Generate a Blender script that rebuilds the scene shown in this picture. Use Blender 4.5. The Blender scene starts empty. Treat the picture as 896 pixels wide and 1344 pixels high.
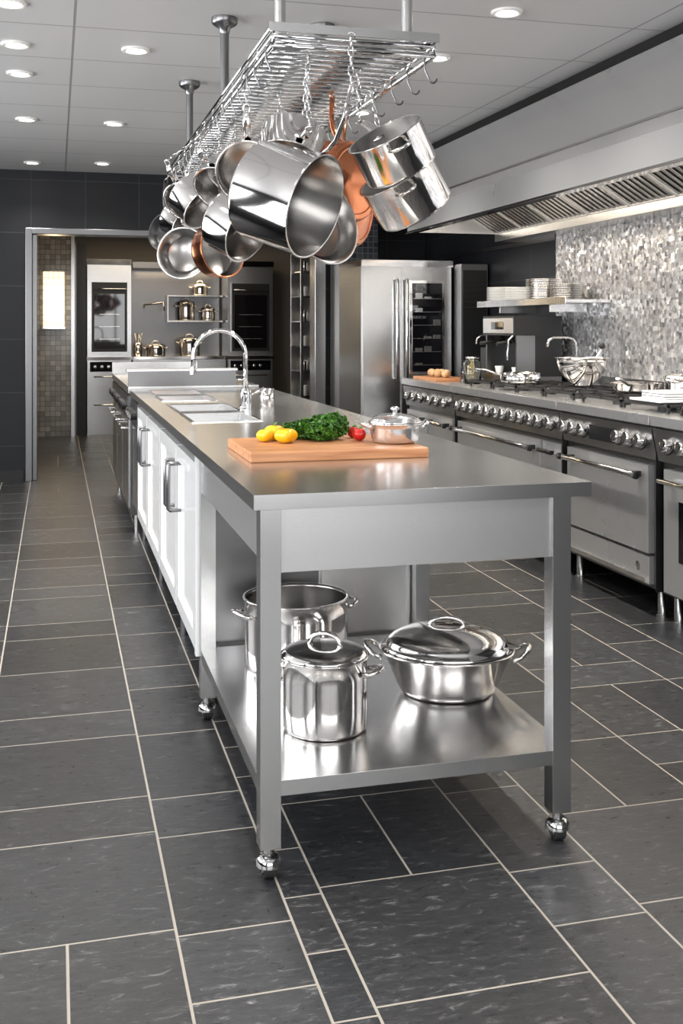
import bpy, bmesh, math, random
from mathutils import Vector, Matrix, noise
random.seed(7)
S=bpy.context.scene
# ------------------------------------------------------------------ materials
def newmat(name):
    m=bpy.data.materials.new(name); m.use_nodes=True
    return m, m.node_tree.nodes, m.node_tree.links, m.node_tree.nodes['Principled BSDF']
def simple(name,col,rough=.5,metal=0,coat=0,emis=None,estr=0,trans=0,ior=1.45):
    m,n,l,p=newmat(name)
    p.inputs['Base Color'].default_value=(*col,1); p.inputs['Roughness'].default_value=rough
    p.inputs['Metallic'].default_value=metal; p.inputs['Coat Weight'].default_value=coat
    p.inputs['Transmission Weight'].default_value=trans; p.inputs['IOR'].default_value=ior
    if emis: p.inputs['Emission Color'].default_value=(*emis,1); p.inputs['Emission Strength'].default_value=estr
    return m
def metal(name,col,rough,var=.08,scale=(3,3,160),nscale=1.0,bump=0.0,met=1.0):
    m,n,l,p=newmat(name)
    tc=n.new('ShaderNodeTexCoord'); mp=n.new('ShaderNodeMapping'); mp.inputs['Scale'].default_value=scale
    nz=n.new('ShaderNodeTexNoise'); nz.inputs['Scale'].default_value=nscale; nz.inputs['Detail'].default_value=3
    l.new(tc.outputs['Object'],mp.inputs[0]); l.new(mp.outputs[0],nz.inputs['Vector'])
    mr=n.new('ShaderNodeMapRange'); mr.inputs['To Min'].default_value=max(rough-var,.02); mr.inputs['To Max'].default_value=rough+var
    l.new(nz.outputs['Fac'],mr.inputs['Value']); l.new(mr.outputs[0],p.inputs['Roughness'])
    p.inputs['Base Color'].default_value=(*col,1); p.inputs['Metallic'].default_value=met
    return m
def brick(name,axes,size,c1,c2,mortar,mw,rough,metallic=0,offset=(0,0),stagger=0,bump=.3,spec=.5):
    m,n,l,p=newmat(name)
    tc=n.new('ShaderNodeTexCoord'); sp=n.new('ShaderNodeSeparateXYZ'); cb=n.new('ShaderNodeCombineXYZ'); mp=n.new('ShaderNodeMapping')
    l.new(tc.outputs['Object'],sp.inputs[0]); l.new(sp.outputs[axes[0]],cb.inputs[0]); l.new(sp.outputs[axes[1]],cb.inputs[1])
    l.new(cb.outputs[0],mp.inputs[0]); mp.inputs['Location'].default_value=(-offset[0],-offset[1],0)
    b=n.new('ShaderNodeTexBrick'); b.offset=stagger; b.inputs['Scale'].default_value=1
    b.inputs['Brick Width'].default_value=size[0]; b.inputs['Row Height'].default_value=size[1]; b.inputs['Mortar Size'].default_value=mw
    b.inputs['Mortar Smooth'].default_value=.1
    b.inputs['Color1'].default_value=(*c1,1); b.inputs['Color2'].default_value=(*c2,1); b.inputs['Mortar'].default_value=(*mortar,1)
    l.new(mp.outputs[0],b.inputs['Vector']); l.new(b.outputs['Color'],p.inputs['Base Color'])
    p.inputs['Roughness'].default_value=rough; p.inputs['Metallic'].default_value=metallic; p.inputs['Specular IOR Level'].default_value=spec
    bp=n.new('ShaderNodeBump'); bp.invert=True; bp.inputs['Strength'].default_value=bump; bp.inputs['Distance'].default_value=.003
    l.new(b.outputs['Fac'],bp.inputs['Height']); l.new(bp.outputs[0],p.inputs['Normal'])
    return m
STEEL=metal('brushed_steel',(.62,.62,.62),.25,.012,(2,2,2),1)
SATIN=metal('satin_steel',(.72,.72,.72),.27,.015,(2,2,2),1,met=.84)
RANGE=metal('range_steel',(.76,.76,.76),.28,.02,(2,2,2),1,met=.74)
STEELH=metal('brushed_steel_top',(.70,.70,.70),.23,.03,(2.2,2.2,2.2),1)
STEELD=metal('dark_steel',(.22,.22,.225),.3,.02,(2,2,2))
POL=metal('polished_steel',(.82,.80,.785),.09,.02,(8,8,8),1)
CHROME=simple('chrome',(.66,.66,.66),.08,1)
COPPER=metal('copper',(.74,.27,.13),.18,.04,(12,12,12),1)
LIDPOT=metal('casserole_steel',(.74,.74,.75),.14,.02,(12,12,12),1,met=.9)
BLACK=simple('black_plastic',(.012,.012,.013),.35)
IRON=simple('cast_iron',(.02,.02,.02),.55)
INNER=metal('pan_interior',(.28,.27,.26),.24,.04,(12,12,12),1)
DGLASS=simple('oven_glass',(.006,.006,.008),.04,0,1)
WHITE=simple('white_enamel',(.84,.85,.86),.2,0,.4)
PORC=simple('porcelain',(.85,.84,.82),.15)
DARKGAP=simple('dark_gap',(.01,.01,.01),.6)
GLASS=simple('clear_glass',(.9,.95,.95),.02,0,0,trans=1)
RUB=simple('rubber',(.03,.03,.03),.6)
EMIT=simple('lamp_disc',(1,1,1),.5,0,0,(1,.93,.82),20)
WARM=simple('warm_lamp',(1,.9,.7),.5,0,0,(1,.76,.46),1.4)
def wood(name,c1,c2):
    m,n,l,p=newmat(name)
    tc=n.new('ShaderNodeTexCoord'); mp=n.new('ShaderNodeMapping'); mp.inputs['Scale'].default_value=(2,26,26)
    nz=n.new('ShaderNodeTexNoise'); nz.inputs['Scale'].default_value=2; nz.inputs['Detail'].default_value=5
    r=n.new('ShaderNodeValToRGB'); r.color_ramp.elements[0].color=(*c1,1); r.color_ramp.elements[1].color=(*c2,1)
    r.color_ramp.elements[0].position=.35; r.color_ramp.elements[1].position=.65
    l.new(tc.outputs['Object'],mp.inputs[0]); l.new(mp.outputs[0],nz.inputs['Vector']); l.new(nz.outputs['Fac'],r.inputs[0]); l.new(r.outputs[0],p.inputs['Base Color'])
    p.inputs['Roughness'].default_value=.42; return m
WOOD=wood('maple_board',(.38,.15,.06),(.56,.28,.13))
def veg(name,c1,c2,scale=20,rough=.35):
    m,n,l,p=newmat(name)
    nz=n.new('ShaderNodeTexNoise'); nz.inputs['Scale'].default_value=scale
    tc=n.new('ShaderNodeTexCoord'); l.new(tc.outputs['Object'],nz.inputs['Vector'])
    r=n.new('ShaderNodeValToRGB'); r.color_ramp.elements[0].color=(*c1,1); r.color_ramp.elements[1].color=(*c2,1)
    r.color_ramp.elements[0].position=.35; r.color_ramp.elements[1].position=.65
    l.new(nz.outputs['Fac'],r.inputs[0]); l.new(r.outputs[0],p.inputs['Base Color']); p.inputs['Roughness'].default_value=rough
    return m
YEL=veg('yellow_pepper_skin',(.80,.38,.0),(.86,.52,.01),15,.3)
RED=veg('tomato_skin',(.5,.01,.01),(.6,.03,.02),15,.2)
GREEN=veg('herb_leaf',(.012,.06,.004),(.075,.23,.012),60,.45)
STEM=simple('green_stem',(.12,.25,.04),.5)
OIL=simple('oil',(.55,.38,.05),.1,0,0,trans=.7)
def slate():
    m,n,l,p=newmat('slate_floor_tile')
    tc=n.new('ShaderNodeTexCoord'); at=n.new('ShaderNodeAttribute'); at.attribute_name='tint'
    mp=n.new('ShaderNodeMapping'); mp.inputs['Scale'].default_value=(9,26,1); mp.inputs['Rotation'].default_value=(0,0,.6)
    nz=n.new('ShaderNodeTexNoise'); nz.inputs['Scale'].default_value=2.2; nz.inputs['Detail'].default_value=12; nz.inputs['Roughness'].default_value=.78; nz.inputs['Distortion'].default_value=.8
    l.new(tc.outputs['Object'],mp.inputs[0]); l.new(mp.outputs[0],nz.inputs['Vector'])
    r=n.new('ShaderNodeValToRGB'); r.color_ramp.elements[0].position=.30; r.color_ramp.elements[0].color=(.018,.019,.021,1)
    r.color_ramp.elements[1].position=.72; r.color_ramp.elements[1].color=(.25,.25,.255,1)
    e=r.color_ramp.elements.new(.56); e.color=(.036,.037,.040,1)
    l.new(nz.outputs['Fac'],r.inputs[0])
    mx=n.new('ShaderNodeMix'); mx.data_type='RGBA'; mx.blend_type='MULTIPLY'; mx.inputs[0].default_value=1
    l.new(r.outputs[0],mx.inputs[6]); l.new(at.outputs['Color'],mx.inputs[7]); l.new(mx.outputs[2],p.inputs['Base Color'])
    mr=n.new('ShaderNodeMapRange'); mr.inputs['To Min'].default_value=.14; mr.inputs['To Max'].default_value=.48
    l.new(nz.outputs['Fac'],mr.inputs['Value']); l.new(mr.outputs[0],p.inputs['Roughness'])
    b=n.new('ShaderNodeBump'); b.inputs['Strength'].default_value=.35; b.inputs['Distance'].default_value=.004
    l.new(nz.outputs['Fac'],b.inputs['Height']); l.new(b.outputs[0],p.inputs['Normal'])
    return m
SLATE=slate(); GROUT=simple('cream_grout',(.38,.345,.30),.8)
WALLT=brick('black_wall_tile_y',('X','Z'),(.45,.45),(.009,.010,.012),(.013,.014,.017),(.038,.039,.043),.0035,.42,spec=.3,offset=(-.2,.3))
WALLTX=brick('black_wall_tile_x',('Y','Z'),(.45,.45),(.009,.010,.012),(.013,.014,.017),(.038,.039,.043),.0035,.42,spec=.3,offset=(0,.3))
CEIL=brick('ceiling_panel',('X','Y'),(2.4,.6),(.56,.56,.565),(.54,.54,.545),(.27,.27,.28),.006,.42,0,(.08,.1))
MOSC=brick('dark_mosaic',('X','Z'),(.05,.05),(.02,.022,.028),(.06,.065,.075),(.12,.12,.12),.003,.15)
MOSG=brick('glass_mosaic',('X','Z'),(.06,.06),(.16,.16,.165),(.34,.34,.34),(.10,.10,.10),.003,.15)
PLASTER=simple('grey_plaster',(.30,.30,.30),.7)
PLASTW=simple('passage_plaster',(.34,.30,.26),.7)
def silver_mosaic():
    m,n,l,p=newmat('silver_mosaic')
    tc=n.new('ShaderNodeTexCoord'); mp=n.new('ShaderNodeMapping'); mp.inputs['Scale'].default_value=(1,1,1)
    l.new(tc.outputs['Object'],mp.inputs[0])
    v=n.new('ShaderNodeTexVoronoi'); v.distance='CHEBYCHEV'; v.inputs['Scale'].default_value=42; v.inputs['Randomness'].default_value=.6
    l.new(mp.outputs[0],v.inputs['Vector'])
    sp=n.new('ShaderNodeSeparateColor'); l.new(v.outputs['Color'],sp.inputs[0])
    r=n.new('ShaderNodeValToRGB'); r.color_ramp.elements[0].color=(.34,.34,.36,1); r.color_ramp.elements[1].color=(1,1,1,1)
    e=r.color_ramp.elements.new(.5); e.color=(.78,.78,.80,1)
    l.new(sp.outputs[0],r.inputs[0]); l.new(r.outputs[0],p.inputs['Base Color'])
    mr=n.new('ShaderNodeMapRange'); mr.inputs['To Min'].default_value=.08; mr.inputs['To Max'].default_value=.34
    l.new(sp.outputs[1],mr.inputs['Value']); l.new(mr.outputs[0],p.inputs['Roughness'])
    p.inputs['Metallic'].default_value=.7
    ge=n.new('ShaderNodeNewGeometry'); vs=n.new('ShaderNodeVectorMath'); vs.operation='SUBTRACT'; vs.inputs[1].default_value=(.5,.5,.5)
    l.new(v.outputs['Color'],vs.inputs[0]); sc=n.new('ShaderNodeVectorMath'); sc.operation='SCALE'; sc.inputs['Scale'].default_value=.5; l.new(vs.outputs[0],sc.inputs[0])
    ad=n.new('ShaderNodeVectorMath'); ad.operation='ADD'; l.new(ge.outputs['Normal'],ad.inputs[0]); l.new(sc.outputs[0],ad.inputs[1])
    nm=n.new('ShaderNodeVectorMath'); nm.operation='NORMALIZE'; l.new(ad.outputs[0],nm.inputs[0]); l.new(nm.outputs[0],p.inputs['Normal'])
    return m
SILV=silver_mosaic()
# ------------------------------------------------------------------ mesh builder
class MB:
    def __init__(s,name): s.name=name; s.bm=bmesh.new(); s.mats=[]
    def mi(s,m):
        if m not in s.mats: s.mats.append(m)
        return s.mats.index(m)
    def face(s,vs,m,smooth=False):
        try: f=s.bm.faces.new(vs)
        except ValueError: return None
        f.material_index=s.mi(m); f.smooth=smooth; return f
    def box(s,x0,x1,y0,y1,z0,z1,m,M=None):
        c=[Vector((x,y,z)) for z in (z0,z1) for y in (y0,y1) for x in (x0,x1)]
        if M: c=[M@v for v in c]
        v=[s.bm.verts.new(p) for p in c]
        for q in ((0,2,3,1),(4,5,7,6),(0,1,5,4),(2,6,7,3),(0,4,6,2),(1,3,7,5)): s.face([v[i] for i in q],m)
    def lathe(s,prof,M,m,seg=36,smooth=True,mats=None):
        rings=[]
        for r,z in prof:
            if r<1e-5: rings.append([s.bm.verts.new(M@Vector((0,0,z)))])
            else: rings.append([s.bm.verts.new(M@Vector((r*math.cos(2*math.pi*i/seg),r*math.sin(2*math.pi*i/seg),z))) for i in range(seg)])
        for k in range(len(rings)-1):
            a,b=rings[k],rings[k+1]; mm=mats[k] if mats else m
            for i in range(seg):
                j=(i+1)%seg
                if len(a)==1 and len(b)==1: continue
                if len(a)==1: s.face([a[0],b[j],b[i]],mm,smooth)
                elif len(b)==1: s.face([a[i],a[j],b[0]],mm,smooth)
                else: s.face([a[i],a[j],b[j],b[i]],mm,smooth)
    def cyl(s,p0,p1,r,m,seg=16,r2=None,bev=0):
        p0=Vector(p0);p1=Vector(p1);r2=r if r2 is None else r2
        d=p1-p0;L=d.length
        M=Matrix.Translation(p0)@d.to_track_quat('Z','Y').to_matrix().to_4x4()
        s.lathe([(0,0),(r*.999,0),(r,0.0005),(r2,L-.0005),(r2*.999,L),(0,L)],M,m,seg)
    def tube(s,pts,r,m,seg=8,closed=False,flat=1.0,up=None):
        P=[Vector(p) for p in pts]; n=len(P); rings=[]
        T=[]
        for i in range(n):
            a=P[(i-1)%n] if (closed or i>0) else P[i]; b=P[(i+1)%n] if (closed or i<n-1) else P[i]
            T.append((b-a).normalized())
        u=up.copy() if up is not None else (Vector((0,0,1)) if abs(T[0].z)<.9 else Vector((1,0,0)))
        for i in range(n):
            u=(u-T[i]*u.dot(T[i])).normalized(); v=T[i].cross(u)
            rings.append([s.bm.verts.new(P[i]+u*(r*math.cos(2*math.pi*k/seg)*flat)+v*(r*math.sin(2*math.pi*k/seg))) for k in range(seg)])
        for i in range(n if closed else n-1):
            a=rings[i];b=rings[(i+1)%n]
            for k in range(seg): s.face([a[k],a[(k+1)%seg],b[(k+1)%seg],b[k]],m,True)
        if not closed:
            s.face(list(reversed(rings[0])),m); s.face(rings[-1],m)
    def slab(s,xs,ys,z0,z1,holes,m,hm=None):
        def hole(i,j): 
            if i<0 or j<0 or i>=len(xs)-1 or j>=len(ys)-1: return True
            cx=(xs[i]+xs[i+1])/2; cy=(ys[j]+ys[j+1])/2
            return any(h[0]<cx<h[1] and h[2]<cy<h[3] for h in holes)
        V={}
        def v(i,j,z):
            if (i,j,z) not in V: V[(i,j,z)]=s.bm.verts.new((xs[i],ys[j],z))
            return V[(i,j,z)]
        for i in range(len(xs)-1):
            for j in range(len(ys)-1):
                if hole(i,j): continue
                s.face([v(i,j,z1),v(i+1,j,z1),v(i+1,j+1,z1),v(i,j+1,z1)],m)
                s.face([v(i,j,z0),v(i,j+1,z0),v(i+1,j+1,z0),v(i+1,j,z0)],m)
                if hole(i-1,j): s.face([v(i,j,z0),v(i,j,z1),v(i,j+1,z1),v(i,j+1,z0)],m)
                if hole(i+1,j): s.face([v(i+1,j,z0),v(i+1,j+1,z0),v(i+1,j+1,z1),v(i+1,j,z1)],m)
                if hole(i,j-1): s.face([v(i,j,z0),v(i+1,j,z0),v(i+1,j,z1),v(i,j,z1)],m)
                if hole(i,j+1): s.face([v(i,j+1,z0),v(i,j+1,z1),v(i+1,j+1,z1),v(i+1,j+1,z0)],m)
    def basin(s,x0,x1,y0,y1,zt,zb,m):
        t=.03
        a=[s.bm.verts.new(p) for p in ((x0,y0,zt),(x1,y0,zt),(x1,y1,zt),(x0,y1,zt))]
        b=[s.bm.verts.new(p) for p in ((x0+t,y0+t,zb),(x1-t,y0+t,zb),(x1-t,y1-t,zb),(x0+t,y1-t,zb))]
        for i in range(4):
            j=(i+1)%4; s.face([a[j],a[i],b[i],b[j]],m)
        s.face(b,m)
        s.lathe([(0,.004),(.03,.004),(.04,0.001)],Matrix.Translation(((x0+x1)/2,(y0+y1)/2,zb)),CHROME,16)
    def done(s,bevel=0,seg=2,parent=None):
        me=bpy.data.meshes.new(s.name+'_mesh')
        if bevel: bmesh.ops.recalc_face_normals(s.bm,faces=s.bm.faces)
        s.bm.to_mesh(me); s.bm.free()
        for m in s.mats: me.materials.append(m)
        o=bpy.data.objects.new(s.name,me); S.collection.objects.link(o)
        if bevel:
            b=o.modifiers.new('bevel','BEVEL'); b.width=bevel; b.segments=seg; b.limit_method='ANGLE'; b.angle_limit=math.radians(50); b.harden_normals=False
        return o
def T(x,y,z): return Matrix.Translation((x,y,z))
def frame(c,w,h=(0,0,1)):
    w=Vector(w).normalized(); h=Vector(h); h=(h-w*h.dot(w)).normalized(); y=w.cross(h)
    M=Matrix((h,y,w)).transposed().to_4x4(); M.translation=Vector(c); return M
# ------------------------------------------------------------------ room shell
XL,XR,YN,YF,ZC=-2.6,3.32,-2.6,9.5,2.63
def room():
    f=MB('floor')
    f.box(XL-.1,XR+.1,YN-.1,14.1,-.08,-.0006,GROUT)
    u=.2283; g=.0032
    bx=[.252,.504,.594,1.05,1.278,1.735,2.19,2.42,2.88,3.32]
    cols=[(-.204,.252)]+list(zip(bx,bx[1:]))
    x=-.204
    while x>XL: cols.append((x-2*u,x)); x-=2*u
    tl=f.bm.loops.layers.float_color.new('tint')
    def tile(x0,x1,y0,y1):
        x0=max(x0,XL);x1=min(x1,XR)
        if x1-x0<.03: return
        t=.70+random.random()*.70; w=random.uniform(-.03,.03)
        a=[f.bm.verts.new(p) for p in ((x0+g,y0+g,0),(x1-g,y0+g,0),(x1-g,y1-g,0),(x0+g,y1-g,0))]
        b=[f.bm.verts.new((q.co.x,q.co.y,-.001)) for q in a]
        fs=[f.face(a,SLATE)]+[f.face([a[(i+1)%4],a[i],b[i],b[(i+1)%4]],SLATE) for i in range(4)]
        for ff in fs:
            for lp in ff.loops: lp[tl]=(t*(1+w),t,t*(1-w),1)
    fixed={0:[-2.2,-1.75,-1.3,-1.07,-.6,-.15,.08,.53,.99,1.22,1.68,1.9,2.36,2.83,3.05,3.52,3.75,4.23,4.69,4.92,5.38,5.6],
           1:[-2.1,-1.6,-1.1,-.65,-.2,.25,.7,1.16,1.4,1.85,2.09,2.33,2.79,3.02,3.5,3.95,4.2],
           3:[-2.1,-1.6,-1.1,-.65,-.2,.25,.6,1.06,1.52,1.99,2.449,2.90,3.13,3.6,4.05],
           4:[-2,-1.5,-1,-.5,-.1,.35,.8,1.25,1.7,2.16,2.40,2.85,3.3,3.55,4.0,4.2]}
    split={(0,1.9),(3,2.449),(3,3.13)}
    for k,(x0,x1) in enumerate(cols):
        if k in fixed: ys=[YN]+fixed[k]
        else:
            ys=[YN]; y=YN+random.choice([1,2])*u
            while y<5.3: ys.append(y); y+=random.choice([2,2,1,2,1,2,1])*u
        y=ys[-1]+2*u
        while y<13.9: ys.append(y); y+=random.choice([2,2,1,2,1])*u
        ys.append(14.0)
        for a,b in zip(ys,ys[1:]):
            if b-a<.01: continue
            wide=x1-x0>u*1.5
            if (k,a) in split or (wide and k not in (0,3) and random.random()<.32) or (wide and a>5.5 and random.random()<.25):
                tile(x0,(x0+x1)/2,a,b); tile((x0+x1)/2,x1,a,b)
            else: tile(x0,x1,a,b)
    f.done()
    c=MB('ceiling'); c.box(XL,XR,YN,YF,ZC,ZC+.1,CEIL); c.done()
    c=MB('ceiling_passage'); c.box(XL,XR,YF+.15,14.1,2.45,2.55,PLASTW); c.done()
    w=MB('wall_far'); 
    w.box(XL,-.2,YF,YF+.15,0,ZC,WALLT); w.box(2.32,XR,YF,YF+.15,0,ZC,WALLT); w.box(-.2,2.32,YF,YF+.15,2.1,ZC,WALLT); w.done()
    w=MB('wall_right'); w.box(XR,XR+.12,YN,14.1,0,ZC,WALLTX); w.done()
    w=MB('wall_passage_back'); w.box(XL,XR,14.0,14.12,0,2.55,PLASTW); w.done()
    w=MB('wall_passage_left'); w.box(-.55,-.45,YF+.16,13.99,0,2.449,PLASTW); w.done()
    w=MB('wall_left'); wins=[(-1.6,1.0),(1.7,4.3),(5.0,7.6)]
    ys=[YN]+[v for q in wins for v in q]+[14.0]
    for a,b in zip(ys[0::2],ys[1::2]): w.box(XL-.12,XL,a,b,0,ZC,WALLTX)
    for a,b in wins:
        w.box(XL-.12,XL,a,b,0,.8,WALLTX); w.box(XL-.12,XL,a,b,2.4,ZC,WALLTX)
    w.done()
    for i,(a,b) in enumerate(wins):
        w=MB('window_%d'%(i+1))
        w.box(XL-.10,XL-.04,a,b,.8,.85,WHITE);w.box(XL-.10,XL-.04,a,b,2.35,2.4,WHITE)
        n=3
        for k in range(n+1):
            yy=a+(b-a-.05)*k/n; w.box(XL-.10,XL-.04,yy,yy+.05,.85,2.35,WHITE)
        w.done(.003)
    w=MB('wall_rear'); w.box(XL,-1.6,YN-.12,YN,0,ZC,PLASTER); w.box(2.6,XR,YN-.12,YN,0,ZC,PLASTER); w.box(-1.6,2.6,YN-.12,YN,0,.5,PLASTER); w.box(-1.6,2.6,YN-.12,YN,2.4,ZC,PLASTER); w.done()
    w=MB('window_4')  # unseen window, added behind the camera to light the room and steel
    w.box(-1.6,2.6,YN-.1,YN-.04,.5,.55,WHITE);w.box(-1.6,2.6,YN-.1,YN-.04,2.35,2.4,WHITE)
    for k in range(5): xx=-1.6+4.15*k/4; w.box(xx,xx+.05,YN-.1,YN-.04,.55,2.35,WHITE)
    w.done(.003)
    d=MB('trim_3')
    d.box(-.245,-.19,YF-.03,YF+.17,0,2.14,STEELD); d.box(2.26,2.36,YF-.03,YF+.17,0,2.14,STEEL); d.box(-.19,2.26,YF-.03,YF+.17,2.09,2.14,STEELD)
    d.box(-.19,-.15,YF+.03,YF+.12,0,2.09,STEELD)
    d.done(.004)
    m=MB('trim_1'); m.box(XR-.015,XR-.001,2.4,6.76,.9,2.1,SILV); m.done()
    m=MB('wall_column'); m.box(2.40,2.74,9.1,YF-.04,0,ZC-.002,MOSC); m.done()
    m=MB('baseboard_far'); m.box(XL+.01,-.26,YF-.015,YF-.001,0,.1,BLACK); m.done()
    m=MB('trim_2'); m.box(XR-.02,XR-.001,6.77,9.05,1.9,1.93,STEELD); m.done()
room()
dl=[(-.18,4.6),(-.18,5.27),(-.18,5.87),(-.18,7.16),(-.18,9.05),(.37,5.23),(.37,7.17),(.37,8.95),(1.83,4.2),(1.81,5.0),(1.82,6.4),(1.82,7.8),
    (-.18,3.2),(.37,3.2),(.37,1.4),(1.82,2.6),(1.82,1.0),(-1.3,2.2),(-1.3,5.0),(-1.3,7.5)]
for i,(x,y) in enumerate(dl):
    d=MB('recessed_downlight')
    M=T(x,y,ZC-.012)
    d.lathe([(.045,.010),(.045,.002),(.062,0),(.068,.004),(.068,.0118)],M,PORC,28)
    d.lathe([(0,.006),(.045,.006)],M,EMIT,28)
    d.done()
    L=bpy.data.lights.new('downlight_beam','SPOT'); L.energy=45 if x<1 else 100; L.spot_size=math.radians(125); L.spot_blend=.8; L.shadow_soft_size=.05; L.color=(1,.955,.89)
    o=bpy.data.objects.new('downlight_beam',L); o.location=(x,y,ZC-.03); S.collection.objects.link(o)
def area(name,loc,rot,sx,sy,e,col=(1,1,1)):
    L=bpy.data.lights.new(name,'AREA'); L.shape='RECTANGLE'; L.size=sx; L.size_y=sy; L.energy=e; L.color=col
    o=bpy.data.objects.new(name,L); o.location=loc; o.rotation_euler=rot; S.collection.objects.link(o); return o
for y in (-.3,3.0,6.3): area('window_daylight',(XL-.15,y,1.6),(0,-math.pi/2,0),1.5,2.5,115,(.985,.99,1))
area('window_daylight',(.5,YN-.15,1.45),(math.pi/2,0,0),4.1,1.8,100,(1,.995,.985))  # added lamp outside the rear window, a bright area for steel reflections
# ------------------------------------------------------------------ island
TH=.915
def island():
    b=MB('kitchen_island')
    X0,X1,Y0,Y1=.447,1.316,2.489,6.80
    holes=[(.55,.82,4.42,4.90),(.55,.82,4.97,5.45),(.55,.82,5.72,6.15),(.55,.82,6.22,6.65)]
    xs=[X0,.55,.82,X1]; ys=sorted({Y0,Y1}|{v for h in holes for v in h[2:]})
    b.slab(xs,ys,TH-.036,TH,holes,STEELH)
    for h in holes:
        b.basin(h[0],h[1],h[2],h[3],TH-.001,TH-.17,STEELH)
        t=.012
        for q in ((h[0]-t,h[0],h[2]-t,h[3]+t),(h[1],h[1]+t,h[2]-t,h[3]+t),(h[0],h[1],h[2]-t,h[2]),(h[0],h[1],h[3],h[3]+t)):
            b.box(q[0],q[1],q[2],q[3],TH,TH+.005,CHROME)
    for lx in (.49,1.24):
        for ly in (2.527,3.60):
            b.box(lx-.025,lx+.025,ly-.025,ly+.025,.075,TH-.036,STEEL)
    b.box(.515,1.215,2.512,2.530,TH-.19,TH-.036,SATIN)
    b.box(.470,.486,2.553,3.574,TH-.16,TH-.036,SATIN); b.box(1.244,1.26,2.553,3.574,TH-.16,TH-.036,STEEL)
    b.box(.466,1.266,2.503,3.60,.199,.236,STEELH)
    b.box(.50,1.25,3.64,6.80,.20,TH-.036,SATIN)
    b.box(.52,.88,3.632,3.64,.24,TH-.04,STEELD); b.box(.89,1.21,3.628,3.64,.24,TH-.04,SATIN)
    b.box(.455,.50,3.63,3.66,.20,TH-.036,WHITE)
    doors=[(3.665,4.24),(4.26,4.94),(4.96,5.64),(5.66,6.30)]
    b.box(.495,.50,3.66,6.31,.205,.87,DARKGAP)
    for (a,c) in doors:
        b.box(.468,.494,a,c,.215,.845,WHITE)
        fr=.055
        b.box(.456,.468,a,c,.215,.215+fr,WHITE); b.box(.456,.468,a,c,.845-fr,.845,WHITE)
        b.box(.456,.468,a,a+fr,.215+fr,.845-fr,WHITE); b.box(.456,.468,c-fr,c,.215+fr,.845-fr,WHITE)
    b.box(.462,.50,6.32,6.79,.215,.70,STEEL); b.box(.455,.50,6.32,6.79,.71,.86,STEELD)
    for k in range(4):
        yy=6.38+k*.115; b.cyl((.455,yy,.79),(.42,yy,.79),.026,BLACK,16); b.cyl((.42,yy,.79),(.415,yy,.79),.02,CHROME,16)
    o=b.done(.0035)
    k=MB('island_fittings'); 
    for (yy) in (4.19,4.31,5.59,5.71):
        k.tube([(.468,yy,.60),(.425,yy,.60),(.42,yy,.605),(.42,yy,.775),(.425,yy,.78),(.468,yy,.78)],.008,STEELD)
    for lx in (.49,1.24):
        for ly in (2.527,3.60):
            k.cyl((lx,ly,.048),(lx,ly,.08),.013,CHROME); 
            k.cyl((lx-.013,ly,.025),(lx+.013,ly,.025),.025,RUB,20); k.cyl((lx-.018,ly,.025),(lx-.013,ly,.025),.016,CHROME)
            k.cyl((lx+.013,ly,.025),(lx+.018,ly,.025),.016,CHROME)
            k.lathe([(0,.055),(.022,.054),(.03,.045),(.031,.03)],T(lx,ly,0),CHROME,20)
    for ly in (3.75,4.6,5.6,6.7):
        for lx in (.53,1.2): k.cyl((lx,ly,0),(lx,ly,.2),.018,STEELD)
    k2=k.done(); k2.parent=o
island()
def far_counter():
    b=MB('work_counter')
    b.box(.455,1.25,6.90,8.85,.12,.89,STEELD); b.box(.44,1.27,6.88,8.87,.89,.93,STEELH)
    b.box(.44,1.12,6.88,6.90,.93,1.035,STEELD); b.box(.43,1.13,6.87,6.96,1.025,1.04,STEEL)
    b.box(.44,1.12,8.83,8.87,.93,1.02,STEEL); 
    for a,c in ((6.93,7.55),(7.58,8.2),(8.23,8.82)):
        b.box(.445,.455,a,c,.16,.72,STEEL); b.box(.44,.455,a,c,.74,.87,STEELD)
        b.tube([(.445,a+.08,.66),(.41,a+.08,.66),(.41,c-.08,.66),(.445,c-.08,.66)],.008,CHROME)
        for j in range(3): b.cyl((.44,a+.12+j*.18,.80),(.41,a+.12+j*.18,.80),.024,BLACK,14)
    for lx in (.5,1.2):
        for ly in (6.95,8.8): b.cyl((lx,ly,0),(lx,ly,.12),.02,CHROME)
    b.done(.003)
far_counter()
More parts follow.
